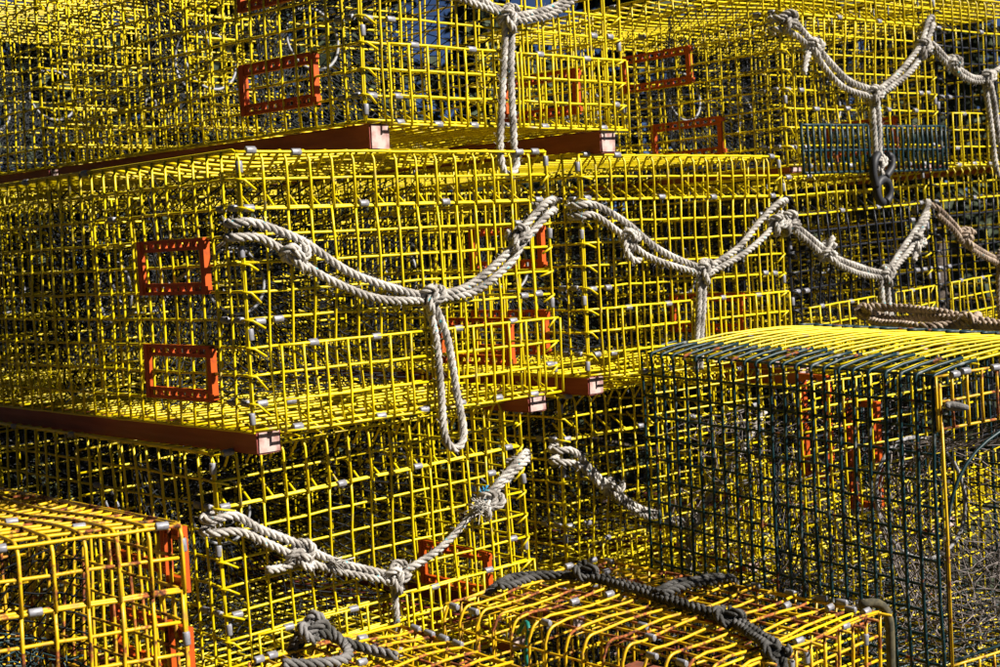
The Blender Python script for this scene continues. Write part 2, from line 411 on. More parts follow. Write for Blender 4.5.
# grey elastic cord stretched diagonally inside, with a hook loop
T = Tubes(); s_ = np.linspace(0, 1, 14)
T.add(np.stack([.05 + .03 * s_, (17 - 12.5 * s_) * CELL, (2.6 + 4.3 * s_) * CELL - .012 * np.sin(s_ * math.pi)], -1), (1, 0, 0), .0028)
T.add(ring_path((.05, 17.3 * CELL, 2.4 * CELL), .011, 14)[:, [0, 1, 2]], (0, 1, .02), .0025, cap=False)
CORD = T.mesh('elastic_cord', M['cord'])

# clip places read off the photograph: (u, w, axis)
FRONT_CLIPS = [(0, 9.45, 'z'), (0, 6.45, 'z'), (0, 3.45, 'z'), (0, .45, 'z'), (15, 9.6, 'z'), (15, 6.55, 'z'), (15, 3.65, 'z'), (15, .9, 'z'),
    (.42, 8, 'x'), (5.5, 8, 'x'), (9.4, 8, 'x'), (14.4, 8, 'x'), (13.35, 7.05, 'x'), (.42, 3.95, 'x'), (1.4, 3.95, 'x'), (13.35, 4.05, 'x'), (14.3, 4.05, 'x'),
    (2.65, 3, 'x'), (5.65, 3, 'x'), (9.7, 3, 'x'), (12.55, 3, 'x'), (.48, .95, 'x'), (1.58, .95, 'x'), (14.45, 1.05, 'x'),
    (1.72, -.05, 'x'), (3.66, -.05, 'x'), (5.64, -.05, 'x'), (7.66, -.05, 'x'), (9.66, -.05, 'x'), (11.52, -.05, 'x'), (13.45, -.05, 'x'),
    (.55, 10, 'x'), (2.5, 10, 'x'), (13.4, 10, 'x'), (14.4, 10, 'x')]
SIDE_CLIPS = [(.5, 8), (1.35, 8), (.5, 4), (1.35, 4), (.5, 1), (1.35, 1), (11.5, 10), (17.2, 10), (9.4, 8)]

POSE = {   # fitted front-left-bottom corner relative to the eye, yaw / tilts in degrees
    'A': ((-.3419, 2.0563, -.2344), (41.66, .32, .24)), 'B': ((-.1777, 2.2311, .1915), (44.15, .48, .5)),
    'C': ((-.4061, 2.1103, -.6487), (41.0, .54, -1.37)), 'D': ((.1481, 2.6008, -.2356), (43.49, .2, .54)),
    'E': ((.0935, 2.6448, -.6531), (42.84, .17, .19)), 'F': ((.6081, 2.1361, -.6028), (31.12, 1.0, -1.25)),
    'G': ((-.8733, 1.4562, -.6728), (33.03, -2.84, 1.73)), 'H': ((.2438, 1.9021, -1.3934), (44.84, 2.28, -.4)),
    'J': ((.5914, 3.0337, .1221), (43.64, -.3, -.31)), 'K': ((.5908, 3.0281, -.2810), (46.38, -1.03, -1.45)),
    'I': ((-.0090, 1.6558, -.5859), (51.56, 9.25, 3.97)), 'L': ((1.016, 3.4386, .1214), (43.64, -.3, -.31)),
    'M': ((1.0101, 3.4685, -.2656), (46.38, -1.03, -1.45))}
def mat_of(loc, ang):
    return (Matrix.Translation((loc[0], loc[1], loc[2] + CAM_H)) @ Matrix.Rotation(R(ang[0]), 4, 'Z') @ Matrix.Rotation(R(ang[1]), 4, 'X') @ Matrix.Rotation(R(ang[2]), 4, 'Y'))
MW = {k: mat_of(*v) for k, v in POSE.items()}

STRIP = []
for a0_, a1_ in ((.75, 7.1), (7.9, 15.3)):
    T = Tubes(); grid(T, np.linspace(a0_, a1_, 13 if a0_ < 2 else 15) * CELL, np.array([-.45, .75, 2.1]) * CELL, plane_y(-.016), 77, rw=.0030, amp=.001, nb=4); STRIP.append(T.mesh('lip_panel', M['green']))
AX = {'x': (0, 0, 0), 'z': (0, R(90), 0), 'y': (0, 0, R(90))}
GROUP = 'wire lobster traps stacked on the wharf lot'
def std_trap(mw, label, S=0, sides=None, detail=2, front=None, lip=None, runner_h=.034, vents=((2.5, 4.95), (2.5, .95)), all_mat=None, cord=False, rvents=True, clips=None, seed=0):
    t = empty('lobster_trap', mw); tag(t, label, 'lobster trap', GROUP); D = SETS[S]; g = random.Random(seed + 17)
    W = 15 * CELL
    obj('front_panel', D['front_panel'], t, front or all_mat); obj('roof_panel', D['roof_panel'], t, all_mat)
    obj('side_panel', D['side_panel_l'], t, sides or all_mat); obj('side_panel', D['side_panel_r'], t, (sides if detail < 2 else None) or all_mat)
    obj('floor_panel', D['floor_panel'], t, all_mat); obj('back_panel', D['back_panel'], t, sides or all_mat)
    for q_ in (('lip_l', 'lip_r') if lip is None else ()): obj('lip_panel', D[q_], t, all_mat)
    for q_ in (STRIP if lip else ()): obj('lip_panel', q_, t)
    if detail >= 1:
        nh = obj('net_head', FUN[S % 3][0], t); obj('hoop', FUN[S % 3][1], nh)
        sn = obj('side_net', TUN, t); obj('hoop', TUNH, sn)
        n2 = obj('net_head', FUN[(S + 1) % 3][0], t, loc=(0, 8.6 * CELL, 0)); obj('hoop', FUN[(S + 1) % 3][1], n2)  # second dark net head, added to darken the trap interior
    if detail >= 2: obj('inner_panel', D['inner_panel'], t, all_mat)
    if runner_h:
        for k, x in enumerate((.030, W - .030)):
            obj('runner', RUN[runner_h][k], t, loc=(x, .473 - g.uniform(-.006, .006), -(runner_h * .5 + .0012)), rot=(0, 0, R(g.uniform(-.4, .4))))
    if detail >= 1:
        for v, ww in vents: obj('escape_vent', VENT, t, loc=(.001, v * CELL, ww * CELL), rot=(0, 0, R(g.uniform(-1, 1))))
        if rvents:
            for v, ww in ((2.6, .9),): obj('escape_vent', VENT, t, loc=(W, v * CELL, ww * CELL))
    if cord: obj('elastic_cord', CORD, t)
    if detail >= 2:
        for u, ww, ax in (FRONT_CLIPS if clips is None else [(15, 9.4, 'z'), (15, 6.5, 'z'), (14.4, 10, 'x'), (12.4, 10, 'x'), (15, 3.4, 'z'), (9.5, 10, 'x'), (10.4, 8, 'x')]):
            if g.random() < .06: continue
            r_ = list(AX[ax]); r_[0] += g.uniform(-.6, .6) if ax == 'x' else 0; r_[2] += g.uniform(-.10, .10)
            if ax == 'z': r_ = [0, R(90) + g.uniform(-.08, .08), g.uniform(-.5, .5)]
            yy = -.005 if ww < 3.5 and ax == 'x' and .9 < u else -.001
            obj('clip', CLIP, t, loc=((u + g.uniform(-.12, .12)) * CELL, yy, (ww + g.uniform(-.04, .04)) * CELL), rot=r_)
        for v, ww in (SIDE_CLIPS if clips is None else []):
            obj('clip', CLIP, t, loc=(-.0005, (v + g.uniform(-.1, .1)) * CELL, ww * CELL), rot=(g.uniform(-.5, .5), 0, R(90) + g.uniform(-.08, .08)))
    return t
def shifted(k, du=0, dv=0, dz=0):
    m_ = MW[k].copy(); p = m_ @ Vector((du * CELL, dv * CELL, 0)); m_.translation = (p.x, p.y, p.z + dz); return m_

# ------------------------------------------------------------------ ground
def ground():
    n = 60; bm = bmesh.new(); g = random.Random(3)
    xs = [math.copysign(abs(i / n * 2 - 1) ** 3, i / n * 2 - 1) * 900 for i in range(n + 1)]
    vs_ = [[bm.verts.new((x, y + 5, -.001 + (0 if math.hypot(x, y) < 8 else g.uniform(-.02, .02) * min(6, math.hypot(x, y) / 20)))) for x in xs] for y in xs]
    for i in range(n):
        for j in range(n): bm.faces.new((vs_[i][j], vs_[i][j + 1], vs_[i + 1][j + 1], vs_[i + 1][j]))
    me = bpy.data.meshes.new('ground'); bm.to_mesh(me); bm.free()
    mt, t, b = new_mat('gravel_and_grass'); N = t.nodes.new; L = t.links.new
    tc = N('ShaderNodeTexCoord'); n1 = N('ShaderNodeTexNoise'); n1.inputs['Scale'].default_value = .8; n1.inputs['Detail'].default_value = 6
    n2 = N('ShaderNodeTexVoronoi'); n2.inputs['Scale'].default_value = 60
    L(tc.outputs['Object'], n1.inputs['Vector']); L(tc.outputs['Object'], n2.inputs['Vector'])
    r1 = N('ShaderNodeValToRGB'); r1.color_ramp.elements[0].position = .42; r1.color_ramp.elements[1].position = .58
    r1.color_ramp.elements[0].color = (.035, .045, .016, 1); r1.color_ramp.elements[1].color = (.07, .062, .052, 1)
    L(n1.outputs['Fac'], r1.inputs[0])
    mx = N('ShaderNodeMix'); mx.data_type = 'RGBA'; mx.blend_type = 'MULTIPLY'; mx.inputs['Factor'].default_value = .6
    L(r1.outputs[0], mx.inputs['A']); L(n2.outputs['Color'], mx.inputs['B']); L(mx.outputs['Result'], b.inputs['Base Color'])
    b.inputs['Roughness'].default_value = .95
    bp = N('ShaderNodeBump'); bp.inputs['Distance'].default_value = .01; L(n2.outputs['Distance'], bp.inputs['Height']); L(bp.outputs[0], b.inputs['Normal'])
    me.materials.append(mt); o = obj('ground', me); o['kind'] = 'structure'
ground()

# ------------------------------------------------------------------ the stacks
std_trap(MW['A'], 'yellow wire lobster trap between red runners, long white bridle loop hanging from its knot', 0, cord=True, seed=1)
std_trap(MW['B'], 'yellow wire lobster trap topmost of its stack, overhanging two traps on red runners', 1, runner_h=.042, vents=((2.9, 5.2), (2.9, .9)), cord=True, seed=2)
std_trap(MW['C'], 'yellow wire lobster trap under the maroon runners, bridle with blue frayed knot across it', 2, vents=((4.2, 5), (4.2, 1)), seed=3)
std_trap(MW['D'], 'yellow wire lobster trap with nothing stacked on it, white bridle corner to corner', 1, seed=4)
std_trap(MW['E'], 'yellow wire lobster trap half hidden behind the dark green trap, below the uncovered one', 0, seed=5, rvents=False, vents=())
std_trap(MW['J'], 'yellow wire lobster trap with dark green foot strip and black hook on its bridle', 2, lip=M['green'], runner_h=.013, vents=((6.0, 5.0), (4.1, .95)), seed=6)
std_trap(MW['K'], 'yellow lobster trap with black mesh front directly under the one with green foot strip', 0, front=M['black'], sides=M['black'], seed=7, rvents=False, vents=())
std_trap(MW['L'], 'lobster trap with black mesh front and yellow foot strip, topmost, beside the green-footed one', 1, front=M['black'], sides=M['black'], runner_h=.013, seed=8, rvents=False, vents=())
std_trap(MW['M'], 'lobster trap with black mesh front underneath the topmost black fronted trap', 2, front=M['black'], sides=M['black'], seed=9, rvents=False, vents=())
std_trap(MW['G'], 'dull worn yellow lobster trap with grimy lid and dark green netting inside, in front', 3, all_mat=M['yellow_worn'], vents=(), rvents=False, clips='few', seed=10)
# the traps that carry them; mesh blackened to deepen shade in the stacks
sup = 0
for k, n, nm in (('C', 2, 'blue-frayed bridle'), ('E', 2, 'half hidden yellow trap'), ('K', 3, 'trap under the green-footed one'), ('M', 3, 'topmost black mesh trap'), ('G', 2, 'worn dull yellow trap')):
    for i in range(n):
        std_trap(shifted(k, du=random.Random(sup).uniform(-.3, .3), dz=-.4165 * (i + 1)), 'shade-blackened wire lobster trap with yellow lid, %s below the %s' % (('first', 'second', 'third')[i], nm), (sup + i) % 3, front=M['black'], sides=M['black'], detail=0, seed=20 + sup); sup += 1
for i in range(2):  # carriers of the green sided trap, mesh also blackened as shade
    m_ = MW['F'].copy(); m_.translation.z += -.0762 - .4165 * (i + 1)
    std_trap(Matrix.Translation((0, 0, 0)) @ m_, 'shade-blackened wire lobster trap with yellow lid %s beneath the dark green sided trap' % ('directly', 'at the bottom')[i], i, front=M['black'], sides=M['black'], detail=0, seed=40 + i)
# second rank standing close behind; those not yellow coloured black as deep shade
for k, lv, nm in (('B', 0, 'topmost one overhanging on red runners'), ('A', 0, 'trap with the long hanging bridle loop'), ('C', 0, 'blue-frayed bridle trap'), ('C', 1, 'trap below the blue-frayed bridle'), ('C', 2, 'ground level trap under the blue-frayed bridle'),
                  ('D', 0, 'uncovered trap'), ('E', 0, 'half hidden trap'), ('E', 1, 'trap below the half hidden one'), ('E', 2, 'ground level trap under the half hidden one'),
                  ('K', 0, 'trap under the green-footed one'), ('K', 1, 'second trap under the green-footed one'), ('K', 2, 'third trap under the green-footed one'), ('K', 3, 'ground level trap under the green-footed one')):
    std_trap(shifted(k, du=random.Random(hash_ := len(nm)).uniform(-.6, .6), dv=25.6, dz=-.4165 * lv), '%s wire lobster trap standing behind the %s' % ('yellow' if k in 'AB' else 'black', nm), lv % 3, front=None if k in 'AB' else M['black'], sides=None if k in 'AB' else M['black'], detail=1 if lv == 0 else 0, rvents=False, vents=(), seed=60 + len(nm))

# ------------------------------------------------------------------ F: old trap, dark green sides, yellow lid
def trap_f():
    cu = .82 * CELL; cv = .82 * CELL; cw = CELL; nu, nv, nw = 15, 22, 12; g = np.random.default_rng(77)
    m_ = MW['F'] @ Matrix.Translation((0, 0, -2 * cw))
    t = empty('lobster_trap', m_); tag(t, 'big old lobster trap with dark green side mesh, bulging yellow lid and torn netting', 'lobster trap', GROUP)
    us = np.arange(nu + 1) * cu; vs = np.arange(nv + 1) * cv; ws = np.arange(nw + 1) * cw; W, L_, H = us[-1], vs[-1], ws[-1]
    bul = lambda u: .016 * np.sin(np.clip(u / W, 0, 1) * math.pi)
    rg = .0027
    for sd2, x, sg in ((1, 0., 1), (2, W, -1)):
        T = Tubes(); ps = []
        for v in vs:
            q = g.normal(0, .0011); s0 = g.uniform(2.2, 2.9)
            zs = np.linspace(0, H - .2 * cw, 8); pth = [(x - sg * (.002 + .004 * math.sin(z / H * 3.14 + v * 3)), v + q + g.normal(0, .0007), z) for z in zs]
            for a in np.linspace(0, 1, 5)[1:]:
                an = a * math.pi / 2; pth.append((x + sg * (-.002 + .22 * cw * (1 - math.cos(an))), v + q, H - .2 * cw + .27 * cw * math.sin(an)))
            for a in (.4, .75, 1.0):
                u = s0 * a * cu; pth.append((x + sg * (.22 * cw + u), v + q + g.normal(0, .001), H + .005 + bul(u + .22 * cw)))
            ps.append(pth)
        T.add(np.array(ps), (0, 1, 0), rg)
        rows = []
        yy = np.linspace(-.02 * cv, L_, 23)
        for z in ws[:-1]:
            rows.append(np.stack([np.full(23, x + sg * .0018) + g.normal(0, .0007, 23), yy, z + g.normal(0, .001) + g.normal(0, .0006, 23)], -1))
        for u in (.25, 1.4, 2.3): rows.append(np.stack([np.full(23, x + sg * u * cu), yy, np.full(23, H - .001 + bul(u * cu))], -1))
        T.add(np.array(rows), (.9, 0, .3), rg * .9)
        obj('side_panel', T.mesh('side_panel', M['green']), t)
    T = Tubes(); ps = []
    uu = np.linspace(.5 * cu, W - .5 * cu, 14)
    for v in vs[:-1] + .4 * cv:
        ps.append(np.stack([uu, np.full(14, v) + g.normal(0, .001) + g.normal(0, .0006, 14), H + .002 + bul(uu) + g.normal(0, .0007, 14)], -1))
    T.add(np.array(ps), (0, 1, 0), .0020)
    yy = np.linspace(0, L_, 16)
    T.add(np.array([np.stack([np.full(16, u), yy, np.full(16, H - .002 + bul(u)) + g.normal(0, .0006, 16)], -1) for u in us[1:-1:2]]), (0, 0, 1), .0019)
    obj('lid_panel', T.mesh('lid_panel', M['yellow']), t)
    # front end: mesh above and below a wide netted mouth
    T = Tubes(); grid(T, us, ws[10:], plane_y(-.004), 501, rw=.0021, amp=.001); T.add(np.array([[(.006, -.006, 0), (.007, -.007, H * .5), (.006, -.006, H - .01)], [(W, -.006, 0), (W, -.006, H * .5), (W, -.006, H)]]), (0, 1, 0), .0023)
    obj('front_panel', T.mesh('front_panel', M['yellow_worn']), t)
    T = Tubes(); grid(T, us, ws[:2], plane_y(-.004), 502, rw=.0021, amp=.001); obj('front_panel', T.mesh('front_panel', M['yellow_worn']), t)
    T = Tubes(); a_ = np.linspace(0, math.pi, 24)
    T.add(np.stack([.012 + (W - .024) * (.5 - .5 * np.cos(a_)), np.full(24, .002), 1.1 * cw + 1.0 * cw * 0 + 8.7 * cw * np.sin(a_) ** .35], -1), (0, 1, .01), .0026, cap=False)
    T.add(np.array([(.012, .0, 1.15 * cw), (W * .5, .004, 1.25 * cw), (W - .012, 0, 1.15 * cw)]), (0, 1, 0), .0026)
    obj('mouth_frame', T.mesh('mouth_frame', M['green']), t)
    T, c = funnel(31, W, 9 * cw, .006, 8 * cv, .10, n=46, m=13, r=.0011, cz=.5)
    nh = obj('net_head', T.mesh('net_head', M['brown_twine']), t); nh.location.z = 1.1 * cw
    T = Tubes(); T.add(ring_path(c, .10, tilt=.2), (0, 1, .02), .0036, ns=6, cap=False); obj('hoop', T.mesh('hoop', M['cord']), nh)
    T = Tubes(); grid(T, us, ws, plane_y(L_, 1), 503); obj('back_panel', T.mesh('back_panel', M['yellow']), t)
    T = Tubes(); grid(T, us, vs, plane_z(0, -1), 504); obj('floor_panel', T.mesh('floor_panel', M['green']), t)
    T = Tubes(); grid(T, us[1:-1], ws[:-1], plane_y(10 * cv), 505); obj('inner_panel', T.mesh('inner_panel', M['yellow']), t)
    o = obj('torn_netting', tangle(41, (.02, 12 * cv, .01), (W - .03, L_ - .02, H * .74), 50, 24, .03, .0011).mesh('torn_netting', M['brown_twine']), t)
    n3 = funnel(33, W, H * .95, 11.5 * cv, 5 * cv, .08, n=56, m=16, r=.0013)[0]; obj('net_head', n3.mesh('net_head', M['dark_twine']), t)
    obj('torn_netting', tangle(42, (.01, .02, .01), (W - .03, 9 * cv, H * .36), 34, 24, .03, .0009).mesh('torn_netting', M['brown_twine']), t)
    for v, z in ((14.8, 4.4), (18.6, 5.4)):
        obj('escape_vent', VENT, t, loc=(8.8 * cu, v * cv, z * cw), rot=(R(90), 0, 0))
    gg = random.Random(8)
    for u, y, z, rr in ((1.2, -.006, H, 0), (1.9, -.006, H + .002, 0), (3.9, -.006, H, 0), (7.4, -.005, H - 2 * cw, 0), (5.2, -.005, H - 2 * cw, 0)):
        obj('clip', CLIP, t, loc=(u * cu, y, z), rot=(gg.uniform(-.5, .5), 0, gg.uniform(-.1, .1)))
    for u in (4.5, 8.2, 11.0): obj('clip', CLIP, t, loc=(u * cu, L_, H + .004), rot=(0, 0, gg.uniform(-.1, .1)))
    # knot of grey line at the corner
    T = Tubes(); tt = np.linspace(0, 1, 10)
    T.add(np.stack([.005 + .03 * tt, -.02 + .008 * np.sin(tt * 5), H - 1.05 * cw - .006 * tt], -1), (0, 1, 0), 1, prof=.0040 + .003 * np.sin(tt * math.pi) ** 2)
    obj('line_end', T.mesh('line_end', M['rope_grey']), t)
trap_f()

# ------------------------------------------------------------------ H and I: rusty traps standing on end
CH, CI = .03505, .029
def end_trap(mw, nw, label, seed, mat, opts, c=CH):
    g = np.random.default_rng(seed); nu, nv = 10, 15
    t = empty('lobster_trap', mw); tag(t, label, 'lobster trap', GROUP)
    us = np.arange(nu + 1) * c; vs = np.arange(nv + 1) * c; ws = np.arange(nw + 1) * c; W, L_, H = us[-1], vs[-1], ws[-1]
    rw = .0022
    # left side: its upright wires roll over the top as the lid's bright cross wires
    T = Tubes(); ps = []
    for v in vs:
        q = g.normal(0, .0012)
        pth = [(0 - .003 * math.sin(z * 9), v + q + g.normal(0, .0007), z) for z in np.linspace(0, H - .6 * c, 9)]
        for a in np.linspace(0, 1, 6)[1:]:
            an = a * math.pi / 2; pth.append((.55 * c * (1 - math.cos(an)), v + q, H - .6 * c + .62 * c * math.sin(an)))
        for u in np.linspace(1.2, nu, 8): pth.append((u * c, v + q + g.normal(0, .0008), H + .0015 + .003 * math.sin(u + v * 20)))
        ps.append(pth)
    T.add(np.array(ps), (0, 1, 0), rw)
    yy = np.linspace(-.02, L_ + .002, 14)
    T.add(np.array([np.stack([np.full(14, .0035) + g.normal(0, .0006, 14), yy, z + g.normal(0, .001) + g.normal(0, .0005, 14)], -1) for z in ws[:-1]]), (1, 0, 0), rw * .9)
    obj('side_panel', T.mesh('side_panel', mat), t)
    T = Tubes()
    T.add(np.array([np.stack([np.full(14, u), yy, np.full(14, H - .0025) + g.normal(0, .0007, 14)], -1) for u in us[1:]]), (0, 0, 1), rw * .95)
    T.add(np.array([np.stack([np.linspace(.3 * c, W, 8), np.full(8, v) + g.normal(0, .001), np.full(8, H - .012) + g.normal(0, .001, 8)], -1) for v in vs[::2] + .3 * c]), (0, 1, 0), rw * .9)
    obj('top_panel', T.mesh('top_panel', M['yellow_rusty']), t)
    T = Tubes(); grid(T, us, ws, plane_y(0), seed + 3, rw=rw, amp=.003); obj('front_panel', T.mesh('front_panel', mat), t)
    T = Tubes(); grid(T, us, ws, plane_y(.022), seed + 4, rw=rw * .9, amp=.003, nb=10, na=8); obj('inner_panel', T.mesh('inner_panel', M['yellow']), t)
    T = Tubes(); grid(T, vs, ws, plane_x(W, 1), seed + 5, rw=rw, amp=.003); obj('side_panel', T.mesh('side_panel', mat), t)
    T = Tubes(); grid(T, us, ws, plane_y(L_, 1), seed + 6, rw=rw, amp=.003); obj('back_panel', T.mesh('back_panel', mat), t)
    T = Tubes(); grid(T, us, vs, plane_z(0, -1), seed + 7, rw=rw, amp=.003); obj('bottom_panel', T.mesh('bottom_panel', mat), t)
    T = Tubes(); grid(T, us, vs, plane_z(H - 9.5 * c, -1), seed + 8, rw=rw, amp=.003); obj('inner_panel', T.mesh('inner_panel', M['yellow']), t)
    gg = random.Random(seed)
    for (u, v, z, ax) in opts['clips']:
        r_ = {'x': (gg.uniform(-.5, .5), 0, gg.uniform(-.1, .1)), 'y': (gg.uniform(-.5, .5), 0, R(90) + gg.uniform(-.1, .1)), 'z': (0, R(90), gg.uniform(-.5, .5))}[ax]
        obj('clip', CLIP, t, loc=(u * c, v * c, H + z * c), rot=r_)
    obj('torn_netting', tangle(seed + 9, (.02, .03, H * .45), (W - .02, L_ - .03, H * .82), 46, 24, .03, .0011).mesh('torn_netting', M[opts['net']]), t)
    return t
hc = [(0, 14.4, .0, 'y'), (0, 13.2, .0, 'y'), (.6, 9.6, .02, 'y'), (0, 3.6, -.05, 'y'), (0, 2.2, -.05, 'y'), (3.4, 10.6, .1, 'x'), (5.2, 10.2, .1, 'x'), (2.6, 6.2, .02, 'y'), (1.6, 5.0, .02, 'y'),
      (10, .8, .1, 'y'), (10, 1.7, .1, 'y'), (10, 2.7, .12, 'y'), (10, 4.2, .1, 'y'), (10, 6.0, .1, 'y'), (9.4, .2, .12, 'x'), (9.2, .8, .15, 'y'), (8.9, 1.6, .15, 'x'), (7.5, 0, 0, 'x'), (8.2, 3.2, .12, 'x'), (9.0, 0, -.9, 'z'), (4.8, 0, -.6, 'z'), (3.8, 0, -.7, 'z'), (3.4, .6, .1, 'x'), (4.6, .2, .05, 'x'),
      (7.8, 14.9, .1, 'x'), (9.2, 14.7, .12, 'x'), (9.6, 14.0, .1, 'y'), (8.0, 12.8, .1, 'x')]
end_trap(MW['H'] @ Matrix.Translation((0, 0, -3 * CH)), 27, 'rusty yellow lobster trap standing on end with grimy dark rope across its top', 900, M['yellow_worn'], dict(clips=hc, net='dark_twine'))
ic = [(10, 14.0, .1, 'y'), (10, 13.1, .1, 'y'), (10, 12.2, .1, 'y'), (10, 11.3, .1, 'y'), (.4, 14.9, .1, 'x'), (1.3, 15, .1, 'x'), (6.6, 14.4, .1, 'x'), (4.0, 12.0, .12, 'x')]
end_trap(MW['I'] @ Matrix.Translation((0, 0, -31 * CI)), 31, 'rusty yellow lobster trap leaning on end with a clump of grey rope on it', 950, M['yellow_worn'], dict(clips=ic, net='twine'), c=CI)
# netting heap inside G
gt = [o for o in bpy.data.objects if o.get('label', '').startswith('dull worn yellow')][0]
obj('torn_netting', tangle(71, (.06, .05, .008), (.52, .6, .20), 110, 26, .028, .0013).mesh('torn_netting', M['teal_twine']), gt)
for v, z, x in ((.4, 7.8, .5715), (.4, 4.6, .5715)): obj('escape_vent', VENT, gt, loc=(x + .011, v * CELL, z * CELL)).scale = (1, .3, 1)
for u, v in ((9.2, 3.2), (11.6, 6.5), (8.4, 9.0), (12.6, 2.4), (5.5, 6.2)): obj('clip', CLIP, gt, loc=(u * CELL, v * CELL, 10.05 * CELL), rot=(.3, 0, .05))

# ------------------------------------------------------------------ rope
def smooth_path(pts, step=.0045):
    P = np.array(pts, float)
    if len(P) < 3: P = np.array([P[0], (P[0] + P[-1]) / 2, P[-1]])
    E = np.concatenate([[2 * P[0] - P[1]], P, [2 * P[-1] - P[-2]]]); out = []
    for i in range(1, len(E) - 2):
        p0, p1, p2, p3 = E[i - 1:i + 3]; n = max(2, int(np.linalg.norm(p2 - p1) / step))
        s = np.linspace(0, 1, n, endpoint=False)[:, None]
        out.append(.5 * (2 * p1 + (p2 - p0) * s + (2 * p0 - 5 * p1 + 4 * p2 - p3) * s ** 2 + (3 * p1 - p0 - 3 * p2 + p3) * s ** 3))
    out.append(P[-1:]); return np.concatenate(out)
def frames(P):
    Tn = np.gradient(P, axis=0); Tn /= np.linalg.norm(Tn, axis=1, keepdims=True) + 1e-12
    n = np.cross(Tn[0], (.31, .55, .77)); n /= np.linalg.norm(n); Ns = [n]
    for i in range(1, len(P)):
        n = n - Tn[i] * (n @ Tn[i]); n /= np.linalg.norm(n) + 1e-12; Ns.append(n)
    Ns = np.array(Ns); return Tn, Ns, np.cross(Tn, Ns)
def strands(T, pts, r=.0070, pitch=.035, seed=0, step=.0042, ns=7):
    """three-strand laid rope along pts, with a little sag and fuzz"""
    g = np.random.default_rng(seed); P = smooth_path(pts, step)
    k = np.sin(np.arange(len(P)) * .16 + g.uniform(0, 6))[:, None] * .0010
    _, N0, B0 = frames(P); P = P + k * N0 + k * .6 * B0
    Tn, Nn, Bn = frames(P)
    s = np.concatenate([[0], np.cumsum(np.linalg.norm(np.diff(P, axis=0), axis=1))])
    for q in range(3):
        a = s / pitch * 2 * math.pi + q * 2.0944 + seed
        S = P + (np.cos(a)[:, None] * Nn + np.sin(a)[:, None] * Bn) * r * .57
        pr = np.full(len(S), r * .50) * (1 + .07 * np.sin(s * 230 + q * 2 + seed))
        T.add(S, Nn * .9 + Bn * .3, 1, ns=ns, prof=pr)
    # stray fibres
    nf = int(s[-1] / .0035)
    ii = g.integers(1, len(P) - 2, nf); aa = g.uniform(0, 6.28, nf); fib = []
    for i, a in zip(ii, aa):
        d = math.cos(a) * Nn[i] + math.sin(a) * Bn[i]; p = P[i] + d * r * .95; t2 = Tn[i] * g.uniform(-1, 1)
        l = g.uniform(.003, .008); fib.append([p, p + (d * .5 + t2) * l * .5, p + (d * .8 + t2 * 1.3) * l])
    if fib: T.add(np.array(fib), (.3, .6, .74), .00032, ns=3, cap=False)
def knot_path(c, ax, nrm, s=.0064, seed=0, turns=1):
    g = np.random.default_rng(seed); t = np.linspace(0, 2 * math.pi, 34)[:-2] + g.uniform(0, 6)
    x = np.sin(t) + 2 * np.sin(2 * t); y = np.cos(t) - 2 * np.cos(2 * t); z = -np.sin(3 * t) * 1.35
    ax = np.array(ax); ax = ax / np.linalg.norm(ax); nrm = np.array(nrm); nrm = nrm / np.linalg.norm(nrm); si = np.cross(ax, nrm)
    return np.array(c) + s * (x[:, None] * ax * g.uniform(.9, 1.15) + y[:, None] * si * g.uniform(.75, .95) + z[:, None] * nrm * .9)

def loc(k, u, w_, out=.018):
    v = MW[k] @ Vector((u * CELL, -out, w_ * CELL)); return (v.x, v.y, v.z)
def bridle(name, label, k, legs, knots, mat='rope', r=.0061, seed=0, extra=()):
    """legs: lists of (u, w[, out]) on the trap's front; wraps round the corner posts are in the path"""
    e = empty(name, Matrix.Translation(MW[k] @ Vector((7.5 * CELL, -.02, 4.2 * CELL)))); tag(e, label, 'rope', 'bridle ropes on the lobster traps')
    inv = e.matrix_world.inverted(); off = np.array(e.matrix_world.translation)
    for i, lg in enumerate(legs):
        T = Tubes(); pts = np.array([loc(k, p[0], p[1], p[2] if len(p) > 2 else .018) for p in lg]) - off
        strands(T, pts, r, seed=seed + i); obj('line', T.mesh('line', M[mat]), e)
    nrm = np.array(MW[k].to_3x3() @ Vector((0, -1, 0)))
    for i, kn in enumerate(knots):
        u, w_, ang = kn[:3]; sc = kn[3] if len(kn) > 3 else 1.0
        ax = np.array(MW[k].to_3x3() @ Vector((math.cos(R(ang)), 0, math.sin(R(ang)))))
        T = Tubes(); c_ = np.array(loc(k, u, w_, .022)) - off
        strands(T, knot_path(c_, ax, nrm, .0074 * sc * r / .0065, seed + 31 * i), r * .93, seed=seed + 50 + i, step=.0035)
        strands(T, [c_ + ax * .018 - nrm * .004, c_ + nrm * .010, c_ - ax * .018 - nrm * .004], r * .95, seed=seed + 80 + i)
        obj('knot', T.mesh('knot', M[mat]), e)
    return e, off
